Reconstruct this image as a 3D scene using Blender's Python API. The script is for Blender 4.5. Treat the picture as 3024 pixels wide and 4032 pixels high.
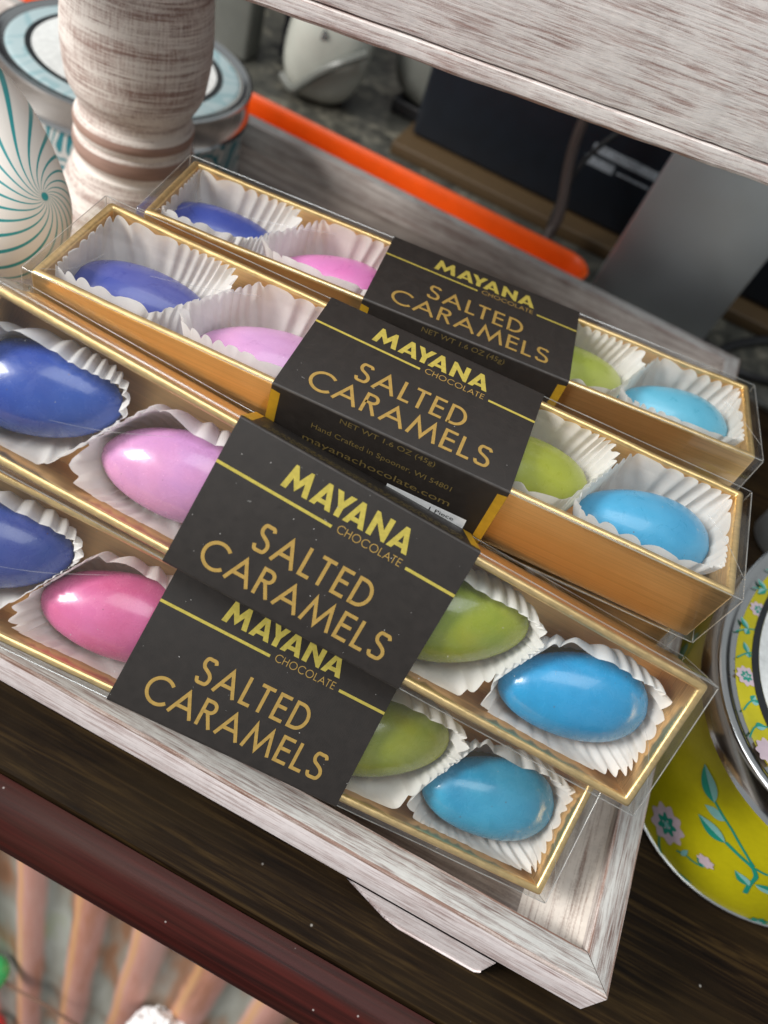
import bpy, bmesh, math, random
from math import sin, cos, pi, atan2, hypot, sqrt, exp
from mathutils import Vector, Matrix, noise
random.seed(7)
S = 0.001                      # everything below is written in millimetres
scene = bpy.context.scene
for o in list(bpy.data.objects): bpy.data.objects.remove(o)
COL = scene.collection

# ------------------------------------------------------------------ camera
Rt = [[0.88105, 0.39210, 0.26458], [0.46825, -0.64372, -0.60529], [-0.06702, 0.65718, -0.75075]]
Ct = (-94.971, -80.919, 218.779)
cam = bpy.data.cameras.new('camera'); camo = bpy.data.objects.new('camera', cam); COL.objects.link(camo)
rx, ry, rz = Vector(Rt[0]).normalized(), -Vector(Rt[1]).normalized(), -Vector(Rt[2]).normalized()
rx = ry.cross(rz).normalized()
ry = rz.cross(rx).normalized()
mw = Matrix((rx, ry, rz)).transposed().to_4x4(); mw.translation = Vector(Ct) * S
camo.matrix_world = mw
cam.sensor_fit = 'VERTICAL'; cam.sensor_height = 36.0; cam.sensor_width = 27.0
cam.lens = 36.0 * 3247.946 / 4032.0
cam.clip_start = 0.005; cam.clip_end = 20.0
cam.dof.use_dof = True; cam.dof.focus_distance = 0.212; cam.dof.aperture_fstop = 10.5
scene.camera = camo

# ------------------------------------------------------------------ light
world = bpy.data.worlds.new('World'); scene.world = world; world.use_nodes = True
wn = world.node_tree.nodes; wl = world.node_tree.links
wn['Background'].inputs[0].default_value = (0.90, 0.96, 1.0, 1); wn['Background'].inputs[1].default_value = 0.36

def area(name, loc, target, sx, sy, power, col):
    l = bpy.data.lights.new(name, 'AREA'); l.shape = 'RECTANGLE'; l.size = sx; l.size_y = sy
    l.energy = power; l.color = col
    o = bpy.data.objects.new(name, l); COL.objects.link(o); o.location = loc
    o.rotation_euler = (Vector(target) - Vector(loc)).to_track_quat('-Z', 'Y').to_euler()
    return o
area('window_light', (-1.27, -0.66, 0.90), (-0.1, 0.05, 0.03), 0.50, 0.58, 33.0, (1.0, 0.97, 0.93))
area('overhead_fill', (-0.10, -0.12, 1.50), (-0.1, 0.1, 0.0), 1.0, 0.8, 11.0, (0.93, 0.97, 1.0))  # added overhead fill for wide soft light, not a fixture of the shop

scene.view_settings.view_transform = 'Standard'; scene.view_settings.look = 'None'
scene.view_settings.exposure = 0.12; scene.view_settings.gamma = 1.0
scene.view_settings.use_curve_mapping = False
scene.render.engine = 'CYCLES'
scene.cycles.transparent_max_bounces = 24
scene.cycles.max_bounces = 10

# ------------------------------------------------------------------ materials
class MT:
    """tiny node-graph helper"""
    def __init__(s, name):
        s.m = bpy.data.materials.new(name); s.m.use_nodes = True
        s.nt = s.m.node_tree; s.nt.nodes.clear()
        s.out = s.nt.nodes.new('ShaderNodeOutputMaterial')
    def n(s, t, **k):
        nd = s.nt.nodes.new(t)
        for a, v in k.items(): setattr(nd, a, v)
        return nd
    def link(s, a, b): s.nt.links.new(a, b)
    def put(s, sock, v):
        if hasattr(v, 'is_output'): s.link(v, sock)
        elif isinstance(v, (tuple, list)) and len(v) == 3 and len(sock.default_value) == 4: sock.default_value = (*v, 1)
        else: sock.default_value = v
    def coord(s, sc=(1, 1, 1), rot=(0, 0, 0), loc=(0, 0, 0)):
        tc = s.n('ShaderNodeTexCoord'); mp = s.n('ShaderNodeMapping')
        s.link(tc.outputs['Object'], mp.inputs[0])
        mp.inputs['Scale'].default_value = [x * 1000 for x in sc]; mp.inputs['Rotation'].default_value = rot
        mp.inputs['Location'].default_value = loc
        return mp.outputs[0]
    def noise(s, vec, scale=1, detail=4, rough=.55, dist=0):
        nd = s.n('ShaderNodeTexNoise'); s.link(vec, nd.inputs['Vector'])
        nd.inputs['Scale'].default_value = scale; nd.inputs['Detail'].default_value = detail
        nd.inputs['Roughness'].default_value = rough; nd.inputs['Distortion'].default_value = dist
        return nd.outputs[0]
    def vor(s, vec, scale=1, out=0):
        nd = s.n('ShaderNodeTexVoronoi'); s.link(vec, nd.inputs['Vector']); nd.inputs['Scale'].default_value = scale
        return nd.outputs[out]
    def ramp(s, fac, *st):
        nd = s.n('ShaderNodeValToRGB'); e = nd.color_ramp.elements
        while len(e) < len(st): e.new(.5)
        for i, (p, c) in enumerate(st):
            e[i].position = p; e[i].color = (c, c, c, 1) if not isinstance(c, tuple) else (*c, 1)
        s.put(nd.inputs[0], fac); return nd.outputs[0]
    def math(s, op, a, b=0.0, c=None, clamp=False):
        nd = s.n('ShaderNodeMath', operation=op, use_clamp=clamp); s.put(nd.inputs[0], a); s.put(nd.inputs[1], b)
        if c is not None: s.put(nd.inputs[2], c)
        return nd.outputs[0]
    def mix(s, f, a, b, mode='MIX'):
        nd = s.n('ShaderNodeMix', data_type='RGBA', blend_type=mode)
        s.put(nd.inputs[0], f); s.put(nd.inputs[6], a); s.put(nd.inputs[7], b); return nd.outputs[2]
    def bump(s, h, strength=.3, dist=.0002):
        nd = s.n('ShaderNodeBump'); s.link(h, nd.inputs['Height'])
        nd.inputs['Strength'].default_value = strength; nd.inputs['Distance'].default_value = dist
        return nd.outputs[0]
    def pbr(s, col, rough=.5, metal=0., normal=None, **k):
        p = s.n('ShaderNodeBsdfPrincipled'); s.put(p.inputs['Base Color'], col)
        s.put(p.inputs['Roughness'], rough); s.put(p.inputs['Metallic'], metal)
        if normal is not None: s.link(normal, p.inputs['Normal'])
        for a, v in k.items(): s.put(p.inputs[a.replace('_', ' ')], v)
        s.link(p.outputs[0], s.out.inputs[0]); return p

def simple(name, col, rough=.5, metal=0., var=.12, scale=.4, **k):
    m = MT(name); v = m.noise(m.coord(), scale, 5)
    lo = tuple(c * (1 - var) for c in col); hi = tuple(min(1, c * (1 + var)) for c in col)
    m.pbr(m.ramp(v, (.3, lo), (.7, hi)), rough, metal, **k); return m.m

def whitewash(name, axis, paint=(.72, .68, .64), wood=(.20, .115, .095), lo=.40, hi=.60, s=1.0, cyl=False):
    """streaky worn white paint over brown wood; axis = grain direction 0/1/2"""
    m = MT(name)
    st = [1.0 * s] * 3
    st[axis] = .045 * s
    fine = m.noise(m.coord(st), 1.1, 6, .62, .25)
    med = m.noise(m.coord([x * .28 for x in st], loc=(3, 7, 2)), 1.0, 4, .6, .3)
    blot = m.noise(m.coord((.06, .06, .06)), 1, 5, .65)
    grit = m.noise(m.coord((2.2 * s, 2.2 * s, 2.2 * s)), 1.0, 3, .7)
    a = m.math('ADD', m.math('MULTIPLY', fine, .42), m.math('MULTIPLY', med, .34))
    a = m.math('ADD', a, m.math('MULTIPLY', grit, .14))
    a = m.math('ADD', a, m.math('MULTIPLY', blot, .14))
    f = m.ramp(a, (lo, 0.0), (hi, 1.0))
    pv = m.ramp(m.noise(m.coord((.35, .35, .35)), 1, 4), (.3, tuple(c * .86 for c in paint)), (.7, paint))
    wv = m.ramp(m.noise(m.coord(st), .5, 4), (.3, tuple(c * .6 for c in wood)), (.7, wood))
    col = m.mix(f, wv, pv)
    m.pbr(col, m.ramp(grit, (.3, .42), (.7, .62)), 0, m.bump(a, .55, .0006))
    return m.m

M = {}
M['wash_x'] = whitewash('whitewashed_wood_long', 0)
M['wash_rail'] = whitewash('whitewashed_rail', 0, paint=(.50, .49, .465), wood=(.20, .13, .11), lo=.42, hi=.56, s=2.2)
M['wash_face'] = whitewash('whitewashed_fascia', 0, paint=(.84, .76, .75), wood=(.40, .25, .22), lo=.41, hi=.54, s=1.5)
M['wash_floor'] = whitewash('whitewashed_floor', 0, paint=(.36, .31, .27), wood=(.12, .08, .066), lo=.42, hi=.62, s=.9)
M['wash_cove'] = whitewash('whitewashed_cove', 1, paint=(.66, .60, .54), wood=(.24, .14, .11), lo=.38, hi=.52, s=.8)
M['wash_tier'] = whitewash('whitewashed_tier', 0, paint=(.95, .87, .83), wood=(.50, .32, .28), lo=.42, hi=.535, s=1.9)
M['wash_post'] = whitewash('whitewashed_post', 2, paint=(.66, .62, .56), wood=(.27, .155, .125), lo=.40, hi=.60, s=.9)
# post: rings run around, so stretch across instead of along
def postmat():
    m = MT('turned_post')
    ring = m.noise(m.coord((.05, .05, 1.3)), 1.0, 6, .6, .15)
    crack = m.noise(m.coord((1.5, 1.5, .09)), 1.0, 5, .6)
    grit = m.noise(m.coord((1.8, 1.8, 1.8)), 1, 3, .7)
    broad = m.noise(m.coord((.02, .02, .17)), 1.0, 3)
    a = m.math('ADD', m.math('MULTIPLY', ring, .38), m.math('MULTIPLY', crack, .22))
    a = m.math('ADD', a, m.math('MULTIPLY', grit, .16)); a = m.math('ADD', a, m.math('MULTIPLY', broad, .28))
    f = m.ramp(a, (.43, 0.0), (.55, 1.0))
    col = m.mix(f, m.ramp(ring, (.3, (.27, .17, .145)), (.7, (.44, .30, .26))), (.78, .72, .67))
    m.pbr(col, .6, 0, m.bump(a, .6, .0008)); return m.m
M['post'] = postmat()
def bandmat(name, col):
    m = MT(name); a = m.noise(m.coord((.1, .1, 1.6)), 1, 5)
    m.pbr(m.ramp(a, (.3, tuple(c * .75 for c in col)), (.7, col)), .5, 0, m.bump(a, .3, .0005)); return m.m
M['post_bare'] = bandmat('post_bare_wood', (.40, .255, .205))
M['bare_edge'] = whitewash('worn_wood_edge', 0, paint=(.60, .52, .48), wood=(.27, .155, .115), lo=.49, hi=.60, s=1.3)

def gold(name, st, col=(.80, .53, .25), rough=.36):
    m = MT(name)
    fine = m.noise(m.coord(st), 1, 4, .6)
    wide = m.noise(m.coord((.07, .07, .07)), 1, 3)
    c = m.ramp(fine, (.3, tuple(x * .84 for x in col)), (.7, tuple(min(1, x * 1.12) for x in col)))
    c = m.mix(m.ramp(wide, (.35, 0.0), (.7, .4)), c, (col[0] * .95, col[1] * .84, col[2] * .70))
    m.pbr(c, m.ramp(fine, (.3, rough - .05), (.7, rough + .1)), .92, m.bump(fine, .22, .0001)); return m.m
M['gold_side'] = gold('gold_foil_side', (.008, 2.6, 2.6), (.80, .52, .24), .36)
M['gold_end'] = gold('gold_foil_end', (2.6, .01, 2.6), (.82, .56, .27), .30)
M['gold_rim'] = gold('gold_foil_rim', (.30, .9, .9), (.88, .63, .29), .33)
M['gold_floor'] = gold('gold_foil_floor', (.05, 2.5, 2.5), (.74, .48, .22), .38)

def plastic():
    m = MT('clear_plastic_sheet')
    lw = m.n('ShaderNodeLayerWeight'); lw.inputs['Blend'].default_value = .5
    fr = m.math('ADD', m.math('MULTIPLY', m.math('POWER', lw.outputs['Facing'], 4.0), .45), .07)
    sm = m.noise(m.coord((.05, .12, .12)), 1, 3)
    fr = m.math('ADD', fr, m.ramp(sm, (.4, 0.0), (.72, .05)), clamp=True)
    t = m.n('ShaderNodeBsdfTransparent'); t.inputs[0].default_value = (.975, .98, .975, 1)
    g = m.n('ShaderNodeBsdfGlossy'); g.inputs['Roughness'].default_value = .07
    b = m.bump(m.noise(m.coord((.03, .09, .09)), 1, 2), .3, .0004); m.link(b, g.inputs['Normal'])
    mx = m.n('ShaderNodeMixShader'); m.link(fr, mx.inputs[0]); m.link(t.outputs[0], mx.inputs[1]); m.link(g.outputs[0], mx.inputs[2])
    m.link(mx.outputs[0], m.out.inputs[0]); return m.m
M['plastic'] = plastic()
def seammat():
    m = MT('plastic_fold')
    t = m.n('ShaderNodeBsdfTransparent'); g = m.n('ShaderNodeBsdfGlossy'); g.inputs['Roughness'].default_value = .18
    d = m.n('ShaderNodeBsdfDiffuse'); d.inputs[0].default_value = (.7, .7, .68, 1)
    m1 = m.n('ShaderNodeMixShader'); m1.inputs[0].default_value = .35; m.link(g.outputs[0], m1.inputs[1]); m.link(d.outputs[0], m1.inputs[2])
    m2 = m.n('ShaderNodeMixShader')
    m.link(m.ramp(m.noise(m.coord((.12, .12, .12)), 1, 3), (.3, .18), (.7, .5)), m2.inputs[0])
    m.link(t.outputs[0], m2.inputs[1]); m.link(m1.outputs[0], m2.inputs[2]); m.link(m2.outputs[0], m.out.inputs[0]); return m.m
M['seam'] = seammat()

def blackcard():
    m = MT('black_card')
    w1 = m.n('ShaderNodeTexWave', wave_type='BANDS', bands_direction='X'); w2 = m.n('ShaderNodeTexWave', wave_type='BANDS', bands_direction='Y')
    for w in (w1, w2): m.link(m.coord((1, 1, 1)), w.inputs[0]); w.inputs['Scale'].default_value = 1.1; w.inputs['Distortion'].default_value = .4
    h = m.math('ADD', w1.outputs['Fac'], w2.outputs['Fac'])
    n = m.noise(m.coord((.4, .4, .4)), 1, 5, .7)
    c = m.ramp(n, (.35, (.0100, .0068, .0052)), (.75, (.0165, .0115, .0088)))
    c = m.mix(m.ramp(h, (.55, 0.0), (.8, .35)), c, (.028, .024, .021))
    m.pbr(c, m.ramp(n, (.3, .46), (.7, .58)), 0, m.bump(h, .25, .0001), Specular_IOR_Level=.42); return m.m
M['card'] = blackcard()
M['card_fold'] = simple('black_card_fold', (.034, .028, .024), .5, 0, .5, .25)
M['card_edge'] = simple('card_cut_edge', (.60, .58, .55), .8)
M['ink_gold'] = simple('gold_ink', (.45, .285, .075), .42, .45, .12, .8)
M['ink_foil'] = simple('gold_foil_ink', (.62, .50, .10), .36, .55, .14, .8)
M['ink_shaded'] = simple('gold_ink_shaded', (.24, .175, .06), .45, .4)  # gold print on the side faces, colour darkened to stand in for shade
M['band_gold'] = simple('mustard_gold_band', (.50, .29, .02), .45, .25)
M['sticker'] = simple('white_sticker', (.75, .77, .78), .5)
M['ink_black'] = simple('black_ink', (.01, .01, .012), .5)

def papermat():
    m = MT('pleated_paper')
    n = m.noise(m.coord((.25, .25, .25)), 1, 4)
    c = m.ramp(n, (.3, (.88, .87, .85)), (.7, (.94, .93, .91)))
    d = m.n('ShaderNodeBsdfDiffuse'); m.link(c, d.inputs[0]); t = m.n('ShaderNodeBsdfTranslucent'); m.link(c, t.inputs[0])
    b = m.bump(m.noise(m.coord((1.2, 1.2, .5)), 1, 3), .15, .0003); m.link(b, d.inputs['Normal'])
    mx = m.n('ShaderNodeMixShader'); mx.inputs[0].default_value = .42
    m.link(d.outputs[0], mx.inputs[1]); m.link(t.outputs[0], mx.inputs[2]); m.link(mx.outputs[0], m.out.inputs[0]); return m.m
M['paper'] = papermat()

def eggmat(name, col, col2, seed, rough=.2, spot=(.10, .05, .06)):
    m = MT(name)
    big = m.noise(m.coord((.055, .055, .055), loc=(seed, seed * 2, 1)), 1, 3, .5)
    fine = m.noise(m.coord((2.5, 2.5, 2.5)), 1, 3, .7)
    c = m.mix(m.ramp(big, (.40, 0.0), (.60, 1.0)), col, col2)
    mot = m.noise(m.coord((.22, .22, .22), loc=(seed, 1, 7)), 1, 5, .7, .6)
    c = m.mix(m.ramp(mot, (.42, 0.0), (.70, .16)), c, tuple(min(1, x * 1.25 + .06) for x in col2))
    c = m.mix(m.ramp(mot, (.28, .18), (.42, 0.0)), c, tuple(x * .62 for x in col))
    c = m.mix(m.ramp(fine, (.35, .0), (.75, .16)), c, tuple(min(1, x * 1.4 + .03) for x in col))
    v = m.vor(m.coord((.24, .24, .24), loc=(seed * 3, 1, seed)), 1)
    c = m.mix(m.ramp(v, (.035, .75), (.06, 0.0)), c, spot)
    v2 = m.vor(m.coord((.62, .62, .62), loc=(seed, 5, seed * 1.7)), 1)
    c = m.mix(m.ramp(v2, (.05, .55), (.09, 0.0)), c, tuple(min(1, x * 1.3 + .18) for x in col))
    m.pbr(c, m.ramp(mot, (.3, rough - .02), (.7, rough + .16)), 0, m.bump(m.math('ADD', m.math('MULTIPLY', fine, .3), mot), .09, .0006),
          Coat_Weight=.30, Coat_Roughness=.06, Subsurface_Weight=.0)
    return m.m

def stainless(name, col=(.55, .55, .54), rough=.22):
    m = MT(name); f = m.noise(m.coord((.05, .05, .05)), 1, 2)
    m.pbr(m.ramp(f, (.3, tuple(c * .95 for c in col)), (.7, col)), m.ramp(f, (.3, rough), (.7, rough + .05)), 1.0); return m.m
M['steel'] = stainless('tin_metal', (.58, .58, .57), .16)
M['silver_sheet'] = stainless('silver_sheet', (.72, .77, .80), .48)

def swirl(name, base, ink, n=11, twist=1.6, lo=.30, soft=.03, pole=(0, 0, 1)):
    """stripes winding out of one pole"""
    m = MT(name); tc = m.n('ShaderNodeTexCoord'); vm = m.n('ShaderNodeVectorMath', operation='NORMALIZE')
    m.link(tc.outputs['Object'], vm.inputs[0]); sx = m.n('ShaderNodeSeparateXYZ'); m.link(vm.outputs[0], sx.inputs[0])
    phi = m.math('ARCTAN2', sx.outputs[1], sx.outputs[0]); th = m.math('ARCCOSINE', sx.outputs[2])
    lg = m.math('LOGARITHM', m.math('ADD', th, .08), 2.718)
    a = m.math('ADD', m.math('MULTIPLY', phi, n / (2 * pi)), m.math('MULTIPLY', lg, twist))
    fr = m.math('FRACT', a)
    wv = m.math('ABSOLUTE', m.math('SUBTRACT', fr, .5))
    f = m.ramp(wv, (lo / 2 - soft, 1.0), (lo / 2 + soft, 0.0))
    cap = m.ramp(th, (.05, 1.0), (.07, 0.0))
    f = m.math('MAXIMUM', f, cap)
    m.pbr(m.mix(f, base, ink), .45); return m.m
M['swirl_egg'] = swirl('teal_swirl_print', (.66, .62, .57), (.02, .25, .26), 21, 2.0, .21)

def wavyprint(name, base, ink, sc=.06, lo=.55):
    m = MT(name); v = m.noise(m.coord((sc, sc, sc)), 1, 2, .4, 1.2)
    w = m.math('FRACT', m.math('MULTIPLY', v, 9.0)); f = m.ramp(w, (lo, 0.0), (lo + .12, 1.0))
    m.pbr(m.mix(f, base, ink), .28, .15); return m.m
M['lid_blue'] = wavyprint('pale_blue_swirl_print', (.46, .58, .60), (.33, .49, .52), .022, .66)
M['tin_teal'] = wavyprint('teal_swirl_tin', (.55, .55, .53), (.02, .20, .24), .03, .5)
M['label_white'] = simple('label_white', (.74, .75, .73), .45)
M['label_black'] = simple('label_black', (.012, .014, .016), .35)
M['tin_yellow'] = simple('yellow_enamel', (.50, .44, .006), .38, 0, .05)
M['print_lilac'] = simple('lilac_print', (.60, .47, .52), .42, 0, .06)
M['print_teal'] = simple('teal_print', (.015, .27, .19), .42, 0, .06)
M['print_aqua'] = simple('aqua_print', (.22, .47, .44), .42, 0, .06)

def darkwood():
    m = MT('dark_stained_wood')
    f = m.noise(m.coord((.02, .55, .55)), 1, 6, .65, .6); b = m.noise(m.coord((.015, .05, .05)), 1, 4, .6, .5)
    g = m.noise(m.coord((.12, 1.2, 1.2)), 1, 4, .7)
    c = m.ramp(f, (.32, (.003, .0016, .0009)), (.50, (.011, .0058, .0025)), (.72, (.050, .029, .0095)))
    c = m.mix(m.ramp(b, (.4, 0.0), (.72, .55)), c, (.026, .016, .006))
    sp = m.vor(m.coord((.09, .09, .09)), 1); c = m.mix(m.ramp(sp, (.03, .7), (.05, 0.0)), c, (.35, .33, .30))
    m.pbr(c, m.ramp(g, (.3, .5), (.7, .66)), 0, m.bump(f, .3, .0005), Specular_IOR_Level=.06); return m.m
M['darkwood'] = darkwood()
def redwood():
    m = MT('red_stained_moulding')
    f = m.noise(m.coord((.014, .5, .5)), 1, 5, .6, .3); b = m.noise(m.coord((.012, .12, .12)), 1, 3)
    c = m.ramp(f, (.3, (.016, .0042, .0034)), (.7, (.056, .010, .0075)))
    c = m.mix(m.ramp(b, (.45, 0.0), (.75, .5)), c, (.045, .022, .015))
    sp = m.vor(m.coord((.13, .13, .13)), 1); c = m.mix(m.ramp(sp, (.03, .6), (.05, 0.0)), c, (.4, .36, .34))
    m.pbr(c, .38, 0, m.bump(f, .15, .0005), Specular_IOR_Level=.14); return m.m
M['redwood'] = redwood()
def rust():
    m = MT('rusted_painted_tin')
    sx = m.n('ShaderNodeSeparateXYZ'); m.link(m.coord((1, 1, 1)), sx.inputs[0])
    jit = m.noise(m.coord((.06, 0, .02)), 1, 4, .6)
    ph = m.math('FRACT', m.math('DIVIDE', m.math('ADD', sx.outputs[0], m.math('ADD', 431.8, m.math('MULTIPLY', m.math('SUBTRACT', jit, .5), 4.0))), 30.0))
    a = m.noise(m.coord((.035, 0, .0045), loc=(2, 1, 5)), 1, 4, .6)
    pink = m.ramp(a, (.32, (.24, .095, .055)), (.42, (.50, .22, .14)), (.50, (.58, .29, .23)), (.70, (.66, .41, .36)))
    edge = m.ramp(ph, (.06, 0.0), (.16, .75), (.27, 0.0)); pink = m.mix(edge, pink, (.66, .37, .15))
    b = m.noise(m.coord((.024, 0, .0052), loc=(9, 4, 1)), 1, 3, .55)
    val = m.ramp(b, (.34, (.13, .06, .03)), (.44, (.26, .13, .07)), (.52, (.27, .26, .22)), (.60, (.36, .36, .32)), (.70, (.30, .33, .17)))
    rib = m.ramp(ph, (.03, 0.0), (.10, 1.0), (.56, 1.0), (.66, 0.0))
    m.pbr(m.mix(rib, val, pink), .6, 0, m.bump(a, .3, .002)); return m.m
M['rust'] = rust()
def granite():
    m = MT('granite')
    a = m.noise(m.coord((.10, .10, .10)), 1, 5, .7); b = m.noise(m.coord((.035, .035, .035), loc=(4, 2, 1)), 1, 4, .6)
    c = m.ramp(a, (.32, (.010, .010, .008)), (.48, (.055, .053, .044)), (.62, (.14, .13, .10)), (.75, (.30, .28, .23)))
    c = m.mix(m.ramp(b, (.40, .0), (.62, .75)), c, (.05, .05, .043))
    m.pbr(c, .3); return m.m
M['granite'] = granite()
M['orange'] = simple('orange_plastic', (.80, .095, .002), .38, 0, .06, .1)
M['black_plastic'] = simple('blue_black_plastic', (.004, .007, .012), .45, 0, .2, .1)
M['brown_board'] = simple('brown_board', (.06, .034, .011), .6)
M['device_white'] = simple('ivory_plastic', (.42, .43, .38), .3, 0, .05, .1)
M['device_grey'] = simple('grey_plastic', (.13, .135, .12), .4, 0, .1, .1)
M['cable'] = simple('black_cable', (.012, .012, .013), .45)
M['cable_brown'] = simple('brown_cable', (.05, .035, .03), .5)
M['print_grey'] = simple('grey_print', (.30, .33, .36), .5, 0, .3, .3)
M['tan'] = simple('tan_glass', (.36, .23, .15), .4)
M['blue_lid'] = simple('blue_lid', (.02, .06, .16), .4)
M['wire'] = simple('brown_wire', (.16, .09, .06), .5)
M['fluff'] = simple('white_fluff', (.82, .83, .84), .9, 0, .06, .3)
M['lint'] = simple('grey_lint', (.42, .41, .39), .9)
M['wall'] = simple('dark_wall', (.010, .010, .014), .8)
def bulb(name, col):
    m = MT(name); m.pbr(col, .08, 0, Transmission_Weight=.15, Coat_Weight=1.0); return m.m
M['bulb_green'] = bulb('green_bulb', (.05, .75, .22)); M['bulb_red'] = bulb('red_bulb', (.7, .03, .03))

# ------------------------------------------------------------------ object helpers
def tag(o, label=None, cat=None, group=None, kind=None):
    if label: o['label'] = label
    if cat: o['category'] = cat
    if group: o['group'] = group
    if kind: o['kind'] = kind
    return o
def thing(name, loc, label, cat, group=None, mat=None):
    o = bpy.data.objects.new(name, None); COL.objects.link(o); o.empty_display_size = .01
    if mat is not None: o.matrix_world = mat
    else: o.location = Vector(loc) * S
    return tag(o, label, cat, group)
def mesh(name, verts, faces, mats, parent=None, smooth=True, fm=None, loc=None, auto=None):
    me = bpy.data.meshes.new(name)
    me.from_pydata([(v[0] * S, v[1] * S, v[2] * S) for v in verts], [], faces)
    if not isinstance(mats, (list, tuple)): mats = [mats]
    for m in mats: me.materials.append(m)
    if fm: me.polygons.foreach_set('material_index', fm)
    me.polygons.foreach_set('use_smooth', [smooth] * len(me.polygons)); me.update()
    if auto: me.set_sharp_from_angle(angle=math.radians(auto))
    o = bpy.data.objects.new(name, me); COL.objects.link(o)
    if parent: o.parent = parent
    if loc: o.location = Vector(loc) * S
    return o
class MB:
    def __init__(s): s.v = []; s.f = []; s.m = []
    def add(s, verts, faces, mi=0):
        k = len(s.v); s.v += [tuple(v) for v in verts]; s.f += [tuple(i + k for i in f) for f in faces]; s.m += [mi] * len(faces)
    def box(s, x0, x1, y0, y1, z0, z1, mi=0):
        s.add([(x, y, z) for z in (z0, z1) for y in (y0, y1) for x in (x0, x1)],
              [(0, 2, 3, 1), (4, 5, 7, 6), (0, 1, 5, 4), (2, 6, 7, 3), (0, 4, 6, 2), (1, 3, 7, 5)], mi)
    def rbox(s, x0, x1, y0, y1, z0, z1, r=1., mi=0, seg=3):
        bm = bmesh.new(); bmesh.ops.create_cube(bm, size=1)
        for v in bm.verts: v.co = Vector(((x0 + x1) / 2 + v.co.x * (x1 - x0), (y0 + y1) / 2 + v.co.y * (y1 - y0), (z0 + z1) / 2 + v.co.z * (z1 - z0)))
        bmesh.ops.bevel(bm, geom=bm.edges[:], offset=r, segments=seg, affect='EDGES', profile=.5)
        bm.verts.index_update()
        s.add([v.co[:] for v in bm.verts], [[v.index for v in f.verts] for f in bm.faces], mi); bm.free()
    def rings(s, rings, mi=0, closed=True, cap0=False, cap1=False, mis=None):
        n = len(rings[0]); k = len(s.v)
        for r in rings: s.v += [tuple(p) for p in r]
        for i in range(len(rings) - 1):
            for j in range(n if closed else n - 1):
                j2 = (j + 1) % n
                s.f.append((k + i * n + j, k + i * n + j2, k + (i + 1) * n + j2, k + (i + 1) * n + j)); s.m.append(mis[i] if mis else mi)
        if cap0: s.f.append(tuple(k + j for j in reversed(range(n)))); s.m.append(mis[0] if mis else mi)
        if cap1: s.f.append(tuple(k + (len(rings) - 1) * n + j for j in range(n))); s.m.append(mis[-1] if mis else mi)
    def tube(s, pts, r, n=8, mi=0, cap=True):
        pts = [Vector(p) for p in pts]; rs = []
        up = Vector((.13, .31, .94))
        for i, p in enumerate(pts):
            d = (pts[min(i + 1, len(pts) - 1)] - pts[max(i - 1, 0)]).normalized()
            a = d.cross(up).normalized(); b = d.cross(a)
            rr = r[i] if isinstance(r, list) else r
            rs.append([p + a * (rr * cos(t)) + b * (rr * sin(t)) for t in [2 * pi * q / n for q in range(n)]])
        s.rings(rs, mi, True, cap, cap)
    def obj(s, name, mats, parent=None, smooth=True, auto=40, loc=None):
        return mesh(name, s.v, s.f, mats, parent, smooth, s.m, loc, auto)
def spline(pts, n=12):
    """Catmull-Rom through 2-D or 3-D points"""
    P = [Vector(p) for p in pts]; out = []
    for i in range(len(P) - 1):
        a, b, c, d = P[max(i - 1, 0)], P[i], P[i + 1], P[min(i + 2, len(P) - 1)]
        for k in range(n):
            t = k / n
            out.append(.5 * ((2 * b) + (c - a) * t + (2 * a - 5 * b + 4 * c - d) * t * t + (3 * b - a - 3 * c + d) * t ** 3))
    out.append(P[-1]); return out
def copy_tree(o, parent=None):
    c = o.copy(); COL.objects.link(c)
    if parent is not None: c.parent = parent; c.matrix_parent_inverse = o.matrix_parent_inverse
    for ch in [x for x in bpy.data.objects if x.parent == o]: copy_tree(ch, c)
    return c
def rrect(hx, hy, r, z, n=4, sx=0):
    out = []
    for (cx, cy, a0) in ((hx - r, hy - r, 0), (-hx + r, hy - r, 90), (-hx + r, -hy + r, 180), (hx - r, -hy + r, 270)):
        for k in range(n + 1):
            a = math.radians(a0 + 90 * k / n); out.append((cx + r * cos(a), cy + r * sin(a), z))
    return out

# ------------------------------------------------------------------ setting: counter, granite, wall
m = MB()
prof = [(335, -32.0), (-15.2, -32.0), (-15.9, -32.3), (-16.3, -33.2), (-16.6, -35), (-16.4, -60), (335, -60)]
m.rings([[(x, y, z) for (y, z) in prof] for x in (-900, 500)], 0, True)
counter = thing('shop_counter', (0, 0, -60), 'dark stained wood counter with a red brown rounded front moulding and rusty corrugated front', 'counter')
def place(o, parent): o.location = -parent.location; return o
place(m.obj('counter_top', M['darkwood'], counter, True, 30), counter)
m = MB(); pr = []
for k in range(13):
    a = math.radians(100 + 125 * k / 12); pr.append((-19.5 + 11.5 * cos(a), -45.5 + 12.2 * sin(a)))
pr = [(-16.8, -33.6)] + pr + [(-18, -58), (-16.8, -58)]
m.rings([[(x, y, z) for (y, z) in pr] for x in (-900, 500)], 0, True)
place(m.obj('edge_moulding', M['redwood'], counter), counter)
m = MB(); X = -431.8; xs = []
while X < 60:                                            # rounded ribs every 30 mm
    for k in range(13):
        t = k / 12; xs.append((X + 30 * t, 2.2 * (1 + cos(2 * pi * (t - .33)))))
    X += 30
rows = []
for zz in (-62, -400, -900): rows.append([(x, 12 + .10 * (zz + 45) - h, zz) for x, h in xs])
m.rings(rows, 0, False)
place(m.obj('corrugated_panel', M['rust'], counter, True, 60), counter)
m = MB(); m.rings([rrect(2.6, 2.6, 2.5, z) for z in (0, .8)], 0, True, True, True)
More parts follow.
